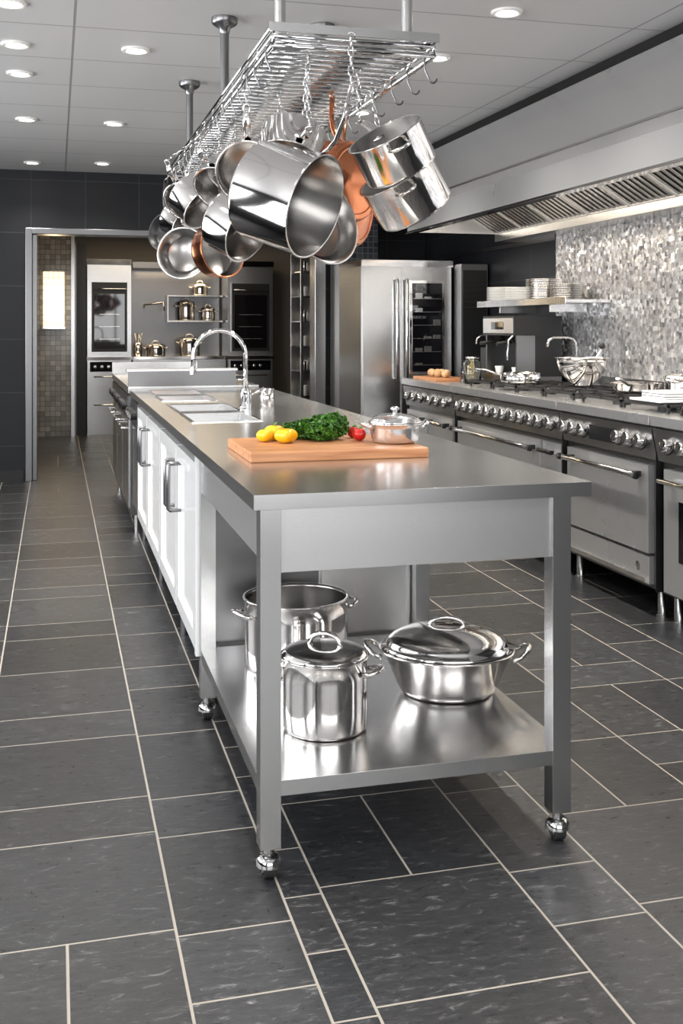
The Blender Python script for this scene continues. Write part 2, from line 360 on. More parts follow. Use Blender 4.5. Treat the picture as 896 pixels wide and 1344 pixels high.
def faucet():
    b=MB('gooseneck_faucet'); x,y=.885,5.15
    b.lathe([(0,.0),(.032,0),(.032,.008),(.02,.02),(.017,.09),(.012,.10)],T(x,y,TH),CHROME,24)
    pts=[(x,y,TH+.09),(x,y,TH+.25)]
    for i in range(0,19):
        a=math.pi*i/18*1.02; pts.append((x-.125+.125*math.cos(a),y,TH+.25+.125*math.sin(a)))
    pts.append((x-.252,y,TH+.19)); b.tube(pts,.0115,CHROME,14)
    b.cyl((x-.252,y,TH+.195),(x-.253,y,TH+.165),.015,CHROME)
    b.tube([(x+.015,y-.01,TH+.06),(x+.04,y-.02,TH+.07),(x+.085,y-.04,TH+.10)],.007,CHROME)
    b.cyl((x,y-.07,TH),(x,y-.07,TH+.07),.016,CHROME); b.cyl((x,y-.07,TH+.07),(x,y-.07,TH+.085),.021,CHROME)
    b.done()
    b=MB('soap_dispenser'); x,y=.93,5.40
    b.lathe([(0,0),(.03,0),(.03,.075),(.012,.085),(.012,.10),(0,.10)],T(x,y,TH),POL,20)
    b.tube([(x,y,TH+.10),(x,y,TH+.125),(x-.04,y,TH+.125)],.005,CHROME); b.done()
    b=MB('utensil_canister'); b.lathe([(0,0),(.035,0),(.035,.09),(.032,.09),(.032,.01),(0,.01)],T(1.0,5.2,TH),POL,20); b.done()
faucet()
def board():
    b=MB('cutting_board'); b.box(.542,1.087,3.075,3.50,TH,TH+.030,WOOD); b.done(.005,3)
    z=TH+.030
    def pepper(name,c,r,mat,lobes,hh,stem):
        b=MB(name); n=28; m=16; V=[]
        for i in range(m+1):
            t=math.pi*i/m; row=[]
            for j in range(n):
                a=2*math.pi*j/n; k=1+lobes*math.cos(4*a)*math.sin(t)
                dip=-.25*math.exp(-(t/.35)**2)
                row.append(b.bm.verts.new((c[0]+r*k*math.sin(t)*math.cos(a),c[1]+r*k*math.sin(t)*math.sin(a),c[2]+hh*(math.cos(t)+dip))))
            V.append(row)
        for i in range(m):
            for j in range(n): b.face([V[i][j],V[i+1][j],V[i+1][(j+1)%n],V[i][(j+1)%n]],mat,True)
        if stem: b.tube([(c[0],c[1],c[2]+hh*.7),(c[0]+.003,c[1],c[2]+hh*1.05),(c[0]+.009,c[1],c[2]+hh*1.15)],.004,STEM)
        bmesh.ops.remove_doubles(b.bm,verts=b.bm.verts,dist=.0001); b.done()
    pepper('yellow_bell_pepper',(.695,3.30,z+.024),.034,YEL,.12,.024,False)
    pepper('yellow_bell_pepper',(.675,3.385,z+.026),.032,YEL,.12,.026,True)
    pepper('yellow_bell_pepper',(.637,3.35,z+.021),.025,YEL,.10,.021,False)
    pepper('cherry_tomato',(.935,3.31,z+.021),.022,RED,.01,.021,True)
    pepper('cherry_tomato',(.940,3.40,z+.019),.020,RED,.01,.019,True)
    b=MB('curly_parsley')
    blobs=[((.82,3.34,z+.035),.055,.034),((.865,3.37,z+.046),.050,.042),((.79,3.40,z+.034),.045,.032),((.745,3.42,z+.028),.04,.027),((.84,3.43,z+.040),.05,.036)]
    for c,r,h in blobs:
        for k in range(330):
            d=Vector((random.gauss(0,1),random.gauss(0,1),random.gauss(0,1))).normalized()
            q=random.uniform(.72,1.03); p=Vector(c)+Vector((d.x*r*q,d.y*r*q,d.z*h*q))
            if p.z<z+.003: p.z=z+.003+random.random()*.004
            s=random.uniform(.006,.012); M=frame(p,d+Vector((random.uniform(-.6,.6),random.uniform(-.6,.6),random.uniform(-.6,.6))),(random.random(),random.random(),random.random()+.1))
            cv=b.bm.verts.new(M@Vector((0,0,-.003))); ring=[]
            for j in range(7):
                a=2*math.pi*j/7; rr=s*(1 if j%2 else .6); ring.append(b.bm.verts.new(M@Vector((rr*math.cos(a),rr*math.sin(a),random.uniform(-.003,.004)))))
            for j in range(7): b.face([cv,ring[j],ring[(j+1)%7]],GREEN)
    for v in b.bm.verts:
        if v.co.z<z+.0005: v.co.z=z+.0005
    b.done()
board()
def pot(name,c,r,h,body,lid=True,handle_ang=0,rb=None,inner=INNER,side='loop',lidh=.03,knob='loop'):
    b=MB(name); rb=rb or r; M=T(*c); t=.003
    prof=[(0,0),(rb-.012,0),(rb-.003,.004),(rb,.012)]
    for i in range(1,5): prof.append((rb+(r-rb)*i/4,.012+(h-.018)*i/4))
    prof+=[(r+.005,h-.003),(r+.005,h),(r-t,h),(r-t-.001,h-.01),(rb-t,.016),(rb-.012,.006),(0,.006)]
    n=len(prof)-1; mats=[body]*(n-4)+[inner]*4
    b.lathe(prof,M,body,48,True,mats)
    if lid:
        lp=[(r+.004,h+.001),(r+.006,h+.004),(r,h+.007)]
        for i in range(1,9):
            a=i/8*math.pi/2; lp.append((r*math.cos(a) if i<8 else 0,h+.007+lidh*math.sin(a)))
        b.lathe(lp,M,body,48)
        top=h+.007+lidh
        A=Matrix.Rotation(handle_ang,4,'Z')
        if knob=='loop':
            w=r*.38; pts=[]
            for i in range(11):
                a=math.pi*i/10; pts.append(M@A@Vector((w*math.cos(a),0,top-.012+.042*math.sin(a)**.6)))
            b.tube(pts,.0065,body,8)
        else:
            b.lathe([(.007,top-.002),(.007,top+.008),(.013,top+.011),(.015,top+.016),(.009,top+.021),(0,top+.022)],M,body,20)
    hs=min(1,r/.1)
    for sgn in (1,-1):
        A=Matrix.Rotation(handle_ang+(0 if sgn>0 else math.pi),4,'Z'); w=r*.30; pts=[]
        for i in range(13):
            a=math.pi*i/12; pts.append(M@A@Vector((r-.002+.045*hs*hs*math.sin(a)**.7,w*math.cos(a),h*.80+.012*math.sin(a))))
        b.tube(pts,.0075*hs,body,8)
    return b.done()
SH=.2365
pot('stock_pot',(.697,2.806,SH),.113,.195,POL,True,-.5,lidh=.02)
pot('open_stock_pot',(.742,3.37,SH),.165,.215,POL,False,0.2)
pot('lidded_casserole',(1.030,3.235,TH+.0305),.080,.062,LIDPOT,True,.0,rb=.074,lidh=.022,knob='k')
def roaster():
    c=(1.112,2.99,SH)
    b=MB('lidded_roasting_pan'); M=T(*c)@Matrix.Rotation(-.35,4,'Z')@Matrix.Diagonal((1.04,.90,1,1))
    r,rb,h=.185,.135,.130
    b.lathe([(0,0),(rb-.02,0),(rb-.005,.005),(rb+.004,.02),(r-.004,h-.01),(r+.008,h-.004),(r+.010,h),(r-.002,h),(r-.012,h-.012),(rb-.006,.02),(rb-.02,.008),(0,.008)],M,POL,56,True,[POL]*7+[INNER]*4)
    lp=[(r-.002,h+.001),(r+.002,h+.004),(r-.012,h+.008)]
    for i in range(1,10):
        a=i/9*math.pi/2; lp.append(((r-.012)*math.cos(a) if i<9 else 0,h+.008+.058*math.sin(a)**.9))
    b.lathe(lp,M,POL,56)
    pts=[M@Vector((.05*math.cos(math.pi*i/10),0,h+.048+.040*math.sin(math.pi*i/10)**.6)) for i in range(11)]
    b.tube(pts,.006,POL)
    for s in (0,math.pi):
        A=Matrix.Rotation(s,4,'Z'); pts=[M@A@Vector((r-.004+.05*math.sin(math.pi*i/12)**.7,.06*math.cos(math.pi*i/12),h-.02+.03*math.sin(math.pi*i/12))) for i in range(13)]
        b.tube(pts,.0075,POL)
    b.done()
roaster()
# ------------------------------------------------------------------ pot rack
RZ=2.20
def rack():
    b=MB('hanging_pot_rack'); x0,x1,y0,y1=.645,1.165,3.25,6.25
    for z in (RZ+.03,RZ-.03):
        b.tube([(x0,y0,z),(x0,y1,z)],.009,CHROME,10); b.tube([(x1,y0,z),(x1,y1,z)],.009,CHROME,10)
        b.tube([(x0,y0,z),(x1,y0,z)],.008,CHROME,10); b.tube([(x0,y1,z),(x1,y1,z)],.008,CHROME,10)
    b.box(x0-.015,x1+.015,y0-.012,y0-.006,RZ+.012,RZ+.04,STEEL)
    n=46
    for i in range(n+1):
        y=y0+(y1-y0)*i/n
        b.tube([(x0,y,RZ),(x1,y,RZ)],.0085,CHROME,8)
        if i%4==0:
            for x in (x0,x1): b.tube([(x,y,RZ-.03),(x,y,RZ+.03)],.006,CHROME,6)
    b.tube([(x0,y0,RZ),(x0,y1,RZ)],.007,CHROME,8); b.tube([(x1,y0,RZ),(x1,y1,RZ)],.007,CHROME,8)
    for y in (3.42,4.60,5.85):
        for x in (.70,1.13):
            b.cyl((x,y,RZ+.0),(x,y,ZC-.02),.019,STEELD if y>4 else STEEL,16); b.cyl((x,y,RZ+.04),(x,y,RZ+.07),.026,CHROME,16)
            b.lathe([(.02,-.07),(.024,-.045),(.05,-.03),(.056,-.022),(.056,-.001)],T(x,y,ZC),STEELD,24)
    for x in (x0,x1):
        y=y0+.05
        while y<y1:
            zt=RZ-.03
            pts=[(x+.012,y,zt-.005)]+[(x+.014*math.cos(a),y,zt+.014*math.sin(a)) for a in [i*math.pi/6 for i in range(1,7)]]
            pts+=[(x-.014,y,zt-.03),(x,y,zt-.06)]+[(x+.014-.014*math.cos(a),y,zt-.06-.014*math.sin(a)) for a in [i*math.pi/6 for i in range(1,7)]]
            b.tube(pts,.003,STEELD,6)
            y+=random.uniform(.13,.22)
    b.done()
rack()
def hang(name,c,w,r,depth,L,mat,rb=None,h=(0,0,1),inner=INNER,handle=POL,loop=False):
    b=MB(name); rb=rb or r*.97; M=frame(c,w,h); d=depth/2; t=.003
    b.lathe([(0,-d),(rb-.014,-d),(rb-.004,-d+.004),(rb,-d+.014),(r,d-.006),(r+.005,d-.002),(r+.004,d),(r-t,d-.001),(rb-t,-d+.016),(rb-.014,-d+.006),(0,-d+.006)],M,mat,52,True,[mat]*7+[inner]*3)
    b.lathe([(rb*.80,-d-.001),(rb*.82,-d-.003),(rb*.86,-d-.001)],M,mat,40)
    pl=[(r-.002,0,d-.03),(r+.02,0,d-.012),(r+.05,0,d+.004),(r+L*.6,0,d+.012),(r+L,0,d+.008)]
    b.tube([M@Vector(p) for p in pl],.014,handle,10,False,.32,up=M.to_3x3()@Vector((0,0,1)))
    b.tube([M@Vector((r-.004,-.02+.04*i,d-.035)) for i in (0,1)],.007,handle,8)
    if loop:
        b.tube([M@Vector((-(r-.002+.04*math.sin(math.pi*i/10)),.035*math.cos(math.pi*i/10),d-.03)) for i in range(11)],.006,handle,8)
    tip=M@Vector((r+L+.012,0,d+.008)); Rm=M.to_3x3()
    b.tube([tip+Rm@Vector((.016*math.cos(a),.012*math.sin(a),0)) for a in [i*math.pi/6 for i in range(12)]],.0035,handle,6,True)
    top=RZ-.004; zt=tip.z+.01; gap=top-zt
    if gap>.02:
        yy=3.25+round((tip.y-3.25)/(3/46))*(3/46); P0=Vector((tip.x,tip.y,zt)); P1=Vector((min(max(tip.x,.66),1.15),yy,top))
        if gap<.09:
            mid=(P0+P1)/2
            b.tube([P0+Vector((.01,0,.0)),P0+Vector((.004,0,-.01)),P0+Vector((-.008,0,-.004)),mid,P1+Vector((.012,0,0)),P1+Vector((.004,0,.014)),P1+Vector((-.010,0,.008))],.0035,CHROME,7)
        else:
            n=max(2,int((P1-P0).length/.026)); dirv=(P1-P0).normalized()
            for i in range(n):
                cc=P0+(P1-P0)*((i+.5)/n); s1=Vector((1,0,0)) if i%2 else Vector((0,1,0))
                b.tube([cc+dirv*(.018*math.cos(a))+s1*(.008*math.sin(a)) for a in [k*math.pi/5 for k in range(10)]],.0026,CHROME,6,True)
            b.tube([P1+Vector((.012,0,-.004)),P1+Vector((.012,0,.008)),P1+Vector((0,0,.014)),P1+Vector((-.01,0,.006))],.0035,CHROME,7)
    return b.done()
hang('hanging_saucepan',(.700,3.335,1.715),(.70,-.62,-.30),.162,.23,.20,POL)
hang('hanging_saucepan',(.79,3.66,1.935),(-.25,-.35,-.85),.118,.13,.10,POL,h=(.3,0,1))
hang('hanging_frying_pan',(.87,3.60,1.665),(.45,-.80,.25),.155,.06,.22,POL,rb=.125)
hang('hanging_copper_pan',(1.01,3.77,1.83),(-.55,.75,.0),.15,.10,.16,COPPER,handle=COPPER)
hang('hanging_copper_pan',(1.08,3.95,1.75),(-.75,.60,.1),.14,.09,.20,COPPER,handle=COPPER)
hang('hanging_saucepan',(1.045,3.295,1.865),(-.50,-.22,.80),.124,.14,.17,POL,h=(-.55,.15,1),loop=True)
hang('hanging_saucepan',(1.180,3.57,1.775),(-.55,-.20,.77),.140,.16,.22,POL,h=(-.55,.15,1),loop=True)
hang('hanging_frying_pan',(.575,5.02,1.645),(-.35,-.9,.1),.118,.045,.20,STEEL,rb=.09)
hang('hanging_saucepan',(.60,4.75,1.87),(.5,-.5,-.6),.115,.13,.11,POL)
hang('hanging_saucepan',(.665,4.10,1.70),(.6,-.6,-.4),.125,.14,.18,POL)
hang('hanging_copper_pan',(.65,4.48,1.625),(.5,-.8,.1),.115,.08,.18,COPPER)
hang('hanging_frying_pan',(.56,5.70,1.80),(-.6,-.6,.1),.095,.05,.16,BLACK,rb=.08,inner=BLACK,handle=BLACK)
hang('hanging_saucepan',(.66,4.36,1.90),(-.4,-.5,-.6),.105,.12,.10,POL)
hang('hanging_saucepan',(.69,3.95,1.89),(-.2,-.9,-.4),.115,.09,.11,POL,handle=POL)
hang('hanging_saucepan',(.60,5.38,1.83),(.5,-.6,-.4),.10,.12,.14,POL)
hang('hanging_saucepan',(.59,5.05,1.91),(-.5,-.6,-.5),.09,.1,.10,POL)
hang('hanging_saucepan',(.62,6.02,1.86),(.3,-.6,-.5),.08,.1,.12,POL)
# ------------------------------------------------------------------ ranges
FX=2.58
def range_unit(name,y0,y1,doors,knobs,display=None,burn=True,seed=0):
    b=MB(name)
    b.box(FX+.02,3.26,y0,y1,.13,.87,STEELD)
    b.box(2.535,3.28,y0,y1,.872,TH,SATIN)
    v=[b.bm.verts.new(p) for p in ((FX-.035,y0,.86),(FX-.035,y1,.86),(FX-.005,y1,.715),(FX-.005,y0,.715),(FX+.02,y0,.86),(FX+.02,y1,.86),(FX+.02,y1,.715),(FX+.02,y0,.715))]
    for q in ((0,3,2,1),(4,5,6,7),(0,1,5,4),(3,7,6,2),(0,4,7,3),(1,2,6,5)): b.face([v[i] for i in q],STEEL)
    for (a,c,kind) in doors:
        if kind=='oven':
            b.box(FX-.012,FX+.02,a,c,.29,.685,RANGE); b.box(FX-.006,FX+.02,a,c,.15,.275,RANGE)
            b.box(FX-.016,FX-.006,a+.02,c-.02,.155,.175,POL)
            for yy in (a+.07,c-.07): b.box(FX-.06,FX-.012,yy-.012,yy+.012,.628,.652,BLACK)
            b.tube([(FX-.065,a+.03,.64),(FX-.065,c-.03,.64)],.014,POL,14)
            for yy,s in ((a+.03,-1),(c-.03,1)): b.cyl((FX-.065,yy,.64),(FX-.065,yy+s*.02,.64),.017,BLACK,14)
            b.lathe([(0,.001),(.02,.001),(.022,0)],frame((FX-.006,a+.10,.215),(-1,0,0)),POL,16)
        elif kind=='narrow':
            b.box(FX-.008,FX+.02,a,c,.15,.685,RANGE)
            b.tube([(FX-.05,a+.03,.64),(FX-.05,c-.03,.64)],.012,BLACK,14)
            for yy in (a+.05,c-.05): b.box(FX-.05,FX-.008,yy-.008,yy+.008,.63,.65,POL)
        elif kind=='window':
            b.box(FX-.012,FX+.02,a,c,.15,.685,RANGE); b.box(FX-.015,FX-.012,a+.12,c-.12,.30,.56,DGLASS)
            b.tube([(FX-.055,a+.03,.64),(FX-.055,c-.03,.64)],.012,POL,14)
            for yy in (a+.07,c-.07): b.box(FX-.055,FX-.012,yy-.01,yy+.01,.63,.65,POL)
    if display:
        b.box(FX-.034,FX-.010,display[0],display[1],.755,.825,BLACK)
    b.box(FX-.01,3.26,y0-.004,y0,.13,.872,BLACK)
    for k in knobs:
        c=Vector((FX-.022,k,.79)); w=Vector((-1,0,.2)).normalized(); M=frame(c,w)
        b.lathe([(.040,0),(.040,.006),(.036,.008)],M,BLACK,20)
        b.lathe([(.029,.004),(.028,.032),(.024,.038),(0,.039)],M,POL,20)
        b.box(-.026,.026,-.004,.004,.038,.045,BLACK,M)
    for yy in (y0+.06,y1-.06):
        for xx in (FX+.06,3.2):
            b.cyl((xx,yy,0),(xx,yy,.13),.02,STEEL,14); b.cyl((xx,yy,0),(xx,yy,.015),.027,STEEL,14)
    if burn:
        n=max(1,int((y1-y0-.06)/.36)); w=(y1-y0-.06)/n
        for i in range(n):
            a=y0+.03+i*w; c=a+w-.02
            for xa,xb in ((2.65,2.89),(2.91,3.15)):
                z0,z1=TH+.028,TH+.040
                b.box(xa,xb,a,a+.010,z0,z1,IRON); b.box(xa,xb,c-.010,c,z0,z1,IRON); b.box(xa,xa+.010,a,c,z0,z1,IRON); b.box(xb-.010,xb,a,c,z0,z1,IRON)
                mx,my=(xa+xb)/2,(a+c)/2
                b.box(mx-.005,mx+.005,a,my-.03,z0,z1+.004,IRON); b.box(mx-.005,mx+.005,my+.03,c,z0,z1+.004,IRON)
                b.box(xa,mx-.03,my-.005,my+.005,z0,z1+.004,IRON); b.box(mx+.03,xb,my-.005,my+.005,z0,z1+.004,IRON)
                b.lathe([(.045,.001),(.045,.016),(.03,.022),(0,.022)],T(mx,my,TH),IRON,18)
                for q in ((xa,a),(xb-.012,a),(xa,c-.012),(xb-.012,c-.012)): b.box(q[0],q[0]+.012,q[1],q[1]+.012,TH+.001,z0,IRON)
    return b.done(.003)
range_unit('gas_range',4.27,5.17,[(4.33,5.12,'oven')],[4.36,4.46,4.56,4.91,5.01,5.11],(4.62,4.84))
range_unit('gas_range',5.185,6.74,[(5.20,5.42,'narrow'),(5.45,6.70,'oven')],[5.28,5.42,5.52,5.66,5.76,5.90,6.0,6.14,6.24,6.4,6.52,6.64])
range_unit('gas_range',3.20,4.255,[(3.24,4.20,'window')],[3.3,3.42,3.54,3.66,3.9,4.02,4.14])
range_unit('warming_cabinet',6.76,7.80,[(6.80,7.27,'oven'),(7.30,7.76,'oven')],[6.9,7.05,7.2,7.4,7.55,7.7],None,burn=False)
def riser():
    b=MB('backguard'); b.box(3.283,3.303,3.2,6.75,.90,1.0,STEEL); b.done(.003)
riser()
# ------------------------------------------------------------------ hood
def hood():
    b=MB('exhaust_hood'); y0,y1=2.5,7.4
    b.box(2.45,2.47,y0,y1,1.985,2.135,RANGE)
    b.box(2.44,2.50,y0,y1,1.975,1.99,POL)
    v=[b.bm.verts.new(p) for p in ((2.455,y0,2.135),(2.455,y1,2.135),(2.60,y1,2.565),(2.60,y0,2.565),(2.47,y0,2.12),(2.47,y1,2.12),(2.62,y1,2.565),(2.62,y0,2.565))]
    for q in ((0,1,2,3),(4,7,6,5),(0,3,7,4),(1,5,6,2),(3,2,6,7),(0,4,5,1)): b.face([v[i] for i in q],SATIN)
    b.box(2.63,2.70,y0,y1,2.55,ZC-.001,DARKGAP)  # near-black strip: shade between hood and ceiling put in as colour
    b.box(2.70,3.30,y0,y1,2.55,ZC-.001,STEEL)
    for ya,yb in ((y0,y0+.015),(y1-.015,y1)):
        w=[b.bm.verts.new((x,y,z)) for y in (ya,yb) for (x,z) in ((2.455,1.985),(2.455,2.135),(2.60,2.565),(3.30,2.565),(3.30,1.985))]
        b.face(w[:5],SATIN); b.face(list(reversed(w[5:])),SATIN)
        for i in range(5): b.face([w[(i+1)%5],w[i],w[5+i],w[5+(i+1)%5]],SATIN)
    b.box(3.12,3.30,y0+.015,y1-.015,1.93,1.985,STEEL)
    b.box(2.475,2.86,y0+.015,y1-.015,2.20,2.215,STEEL)
    P0=Vector((2.80,0,2.19)); P1=Vector((3.14,0,1.985)); d=(P1-P0); L=d.length; d.normalize()
    M0=Matrix(((d.x,0,-d.z,P0.x),(0,1,0,0),(d.z,0,d.x,P0.z),(0,0,0,1)))
    b.box(0,L,y0+.02,y1-.02,.012,.02,DARKGAP,M0)
    y=y0+.03
    while y<y1-.5:
        b.box(0,L,y,y+.025,-.014,.011,RANGE,M0); b.box(0,.02,y,y+.48,-.014,.011,RANGE,M0); b.box(L-.025,L,y,y+.48,-.014,.011,RANGE,M0)
        yy=y+.04
        while yy<y+.46:
            b.box(.02,L-.02,yy,yy+.030,-.010,.004,STEEL,M0); yy+=.060
        y+=.485
    b.done(.002)
hood()
area('hood_lamp',(2.62,5.0,2.18),(0,0,0),.12,4.2,38,(1,.87,.70))
# ------------------------------------------------------------------ fridge/combi oven
def fridge():
    b=MB('upright_oven_fridge'); x0,x1,y0,y1,H=2.31,3.06,8.10,8.80,1.83
    b.box(x0,x1,y0+.03,y1,.1,H,STEEL); b.box(x0-.005,x1+.005,y0,y1,H-.05,H,POL)
    xm=2.63
    b.box(x0+.01,xm-.008,y0,y0+.03,.14,H-.06,STEEL)
    b.box(xm+.008,x1-.01,y0,y0+.03,.14,H-.06,STEEL)
    b.box(xm+.07,x1-.07,y0-.006,y0,.93,1.67,POL); b.box(xm+.09,x1-.09,y0-.009,y0-.004,.95,1.65,DGLASS)
    for k in range(6):
        z=1.0+k*.105
        b.box(xm+.10,x1-.10,y0-.012,y0-.009,z,z+.005,STEEL)
        for j in range(3): 
            if (j*3+k*5)%4<2: 
                xx=xm+.115+j*.075; b.box(xx,xx+.06,y0-.012,y0-.009,z+.005,z+.005+.014*(1+(j+k)%3),STEEL)
    for xx in (xm-.045,xm+.035):
        b.tube([(xx,y0,.9),(xx,y0-.045,.9),(xx,y0-.045,1.68),(xx,y0,1.68)],.011,CHROME,10)
    for xx in (x0+.05,x1-.05):
        for yy in (y0+.08,y1-.06): b.cyl((xx,yy,0),(xx,yy,.1),.022,CHROME)
    b.done(.004)
    b=MB('side_fridge'); b.box(3.075,3.30,7.95,8.8,.0,1.80,STEELD); b.box(3.085,3.29,7.94,7.95,.1,1.75,BLACK)
    for k in range(6): b.box(3.10,3.28,7.935,7.94,1.45+k*.04,1.465+k*.04,DARKGAP)
    b.done(.004)
fridge()
# ------------------------------------------------------------------ counter-top things
def counter_things():
    b=MB('plate_shelf'); b.box(3.0,3.30,6.0,7.42,1.455,1.475,STEEL); b.box(2.995,3.0,6.0,7.42,1.445,1.49,STEEL)
    for y in (6.3,7.1): b.box(3.04,3.30,y,y+.015,1.40,1.455,STEEL)
    b.done(.002)
    def stack(name,x,y,z,n,r,m):
        b=MB(name)
        for i in range(n):
            zz=z+i*.011
            b.lathe([(0,0),(r*.55,0),(r*.7,.004),(r,.010),(r*.99,.0125),(r*.7,.007),(0,.004)],T(x,y,zz),m,32)
        b.done()
    stack('plate_stack',3.13,7.20,1.4755,10,.14,PORC); stack('plate_stack',3.14,6.90,1.4755,9,.14,PORC)
    stack('plate_stack',3.14,6.58,1.4755,13,.13,POL); stack('plate_stack',3.15,6.28,1.4755,9,.11,STEEL)
    # coffee machine: black body with steel front frame
    b=MB('espresso_machine'); x0,x1,y0,y1=2.88,3.22,6.50,7.02; z=TH+.003
    b.box(x0,x1,y0,y1,z,z+.06,STEELD); b.box(x0+.15,x1,y0,y1,z+.06,z+.33,BLACK); b.box(x0,x1,y0,y1,z+.33,z+.46,BLACK)
    b.box(x0-.005,x0,y0+.01,y1-.01,z+.345,z+.445,SATIN); b.box(x0-.008,x0-.005,y0+.16,y1-.16,z+.37,z+.42,DGLASS)
    for q in (y0,y1-.02): b.box(x0+.02,x0+.15,q,q+.02,z+.06,z+.33,STEELD)
    for y in (y0+.12,y1-.12):
        b.cyl((x0+.07,y,z+.33),(x0+.07,y,z+.28),.036,CHROME,18); b.tube([(x0+.07,y,z+.29),(x0-.07,y,z+.275)],.013,BLACK)
        b.lathe([(0,0),(.022,0),(.032,.05),(.029,.05),(.02,.005),(0,.005)],T(x0+.07,y,z+.069),PORC,20)
    b.box(x0+.01,x1-.17,y0+.02,y1-.02,z+.06,z+.068,CHROME)
    b.tube([(x0+.02,y0+.03,z+.34),(x0-.03,y0+.02,z+.30),(x0-.04,y0+.015,z+.17)],.007,CHROME)
    b.done(.006)
    b=MB('coffee_grinder'); b.box(2.98,3.16,7.14,7.32,z,z+.24,BLACK); b.lathe([(.06,0),(.09,.13),(.09,.14),(0,.145)],T(3.07,7.23,z+.24),DGLASS,24); b.box(2.96,2.98,7.18,7.28,z,z+.02,STEEL); b.done(.006)
    for y in (6.30,7.50):
        b=MB('bar_tap')
        b.cyl((3.22,y,z),(3.22,y,z+.03),.025,CHROME); b.tube([(3.22,y,z+.02),(3.22,y,z+.28),(3.20,y,z+.31),(3.16,y,z+.32),(3.06,y,z+.32),(3.03,y,z+.30),(3.02,y,z+.26)],.009,STEEL,12)
        b.cyl((3.22,y,z+.12),(3.22,y,z+.17),.02,BLACK)
        b.done()
    def bottle(name,x,y,z,r,h,mat):
        b=MB(name); b.lathe([(0,0),(r,0),(r,h*.6),(r*.35,h*.78),(r*.32,h*.94),(0,h*.94)],T(x,y,z),mat,20); b.cyl((x,y,z+h*.94),(x,y,z+h),r*.36,BLACK,12); b.done()
    bottle('oil_bottle',2.82,7.09,TH,.034,.17,OIL); bottle('sauce_bottle',2.80,7.17,TH,.030,.15,DGLASS)
    b=MB('glass_jar'); b.lathe([(0,0),(.055,0),(.06,.01),(.06,.14),(.045,.16),(.045,.17),(.042,.17),(.042,.16),(.056,.138),(.056,.01),(0,.006)],T(2.76,6.92,TH),GLASS,28); b.lathe([(0,.172),(.048,.172),(.048,.185),(0,.187)],T(2.76,6.92,TH),POL,24); b.done()
    b=MB('chopping_board'); b.box(2.60,2.85,7.22,7.72,TH,TH+.022,WOOD); b.done(.004)
    cr=veg('crust',(.5,.28,.12),(.75,.55,.35),20,.7)
    b=MB('bread_loaf')
    for k in range(6): b.lathe([(0,-.03),(.02,-.026),(.03,-.01),(.03,.008),(.018,.024),(0,.028)],T(2.72+.03*math.sin(k*2.3),7.34+k*.045,TH+.053),cr,18)
    b.done()
    b=MB('mixing_bowl'); c=(2.98,5.75,TH+.045); r=.15
    prof=[(0,0),(.05,0),(.055,.005)]+[(r*math.sin(a),.005+r*1.05*(1-math.cos(a))) for a in [math.radians(q) for q in (35,50,65,80,90)]]
    prof+=[(r+.01,.164),(r+.01,.168),(r-.003,.166)]+[((r-.004)*math.sin(a),.009+r*1.05*(1-math.cos(a))) for a in [math.radians(q) for q in (85,65,50,30,5)]]
    b.lathe(prof,T(*c),POL,40)
    b.tube([(2.98,5.75,TH+.06),(3.05,5.64,TH+.27)],.007,STEEL); b.lathe([(0,-.02),(.016,-.01),(.018,0),(.012,.015),(0,.02)],T(3.05,5.64,TH+.28),BLACK,14)
    for s in (1,-1): b.tube([Vector((c[0],c[1],c[2]+.15))+Vector((.0,s*(r+.04*math.sin(math.pi*i/8)),0))+Vector((.05*math.cos(math.pi*i/8),0,.0)) for i in range(9)],.006,POL)
    b.done()
    hg=MB('frying_pan'); hg.lathe([(0,0),(.10,0),(.115,.01),(.135,.045),(.138,.046),(.135,.047),(.112,.013),(.10,.005),(0,.005)],T(3.0,5.18,TH+.046),POL,40,True,[POL]*6+[INNER]*2)
    hg.tube([(2.9,5.08,TH+.085),(2.80,4.98,TH+.12),(2.74,4.91,TH+.13)],.011,STEEL,10,False,.6); hg.done()
    pot('sauce_pot',(3.03,4.76,TH+.046),.10,.09,POL,True,.4,lidh=.02,knob='k')
    b=MB('serving_tray'); b.slab([2.64,3.05],[4.35,4.62],TH+.046,TH+.058,[],WHITE); b.done(.004)
    b=MB('folded_towel'); 
    for k in range(3): b.box(2.68,2.90,4.38,4.58,TH+.059+k*.012,TH+.069+k*.012,WHITE)
    b.done(.005)
    b=MB('saute_pan'); b.lathe([(0,0),(.12,0),(.125,.006),(.125,.06),(.122,.06),(.12,.01),(0,.006)],T(2.79,6.20,TH+.046),POL,40); b.tube([(2.69,6.27,TH+.09),(2.62,6.33,TH+.12),(2.54,6.38,TH+.13)],.010,POL,10,False,.5); b.done()
counter_things()
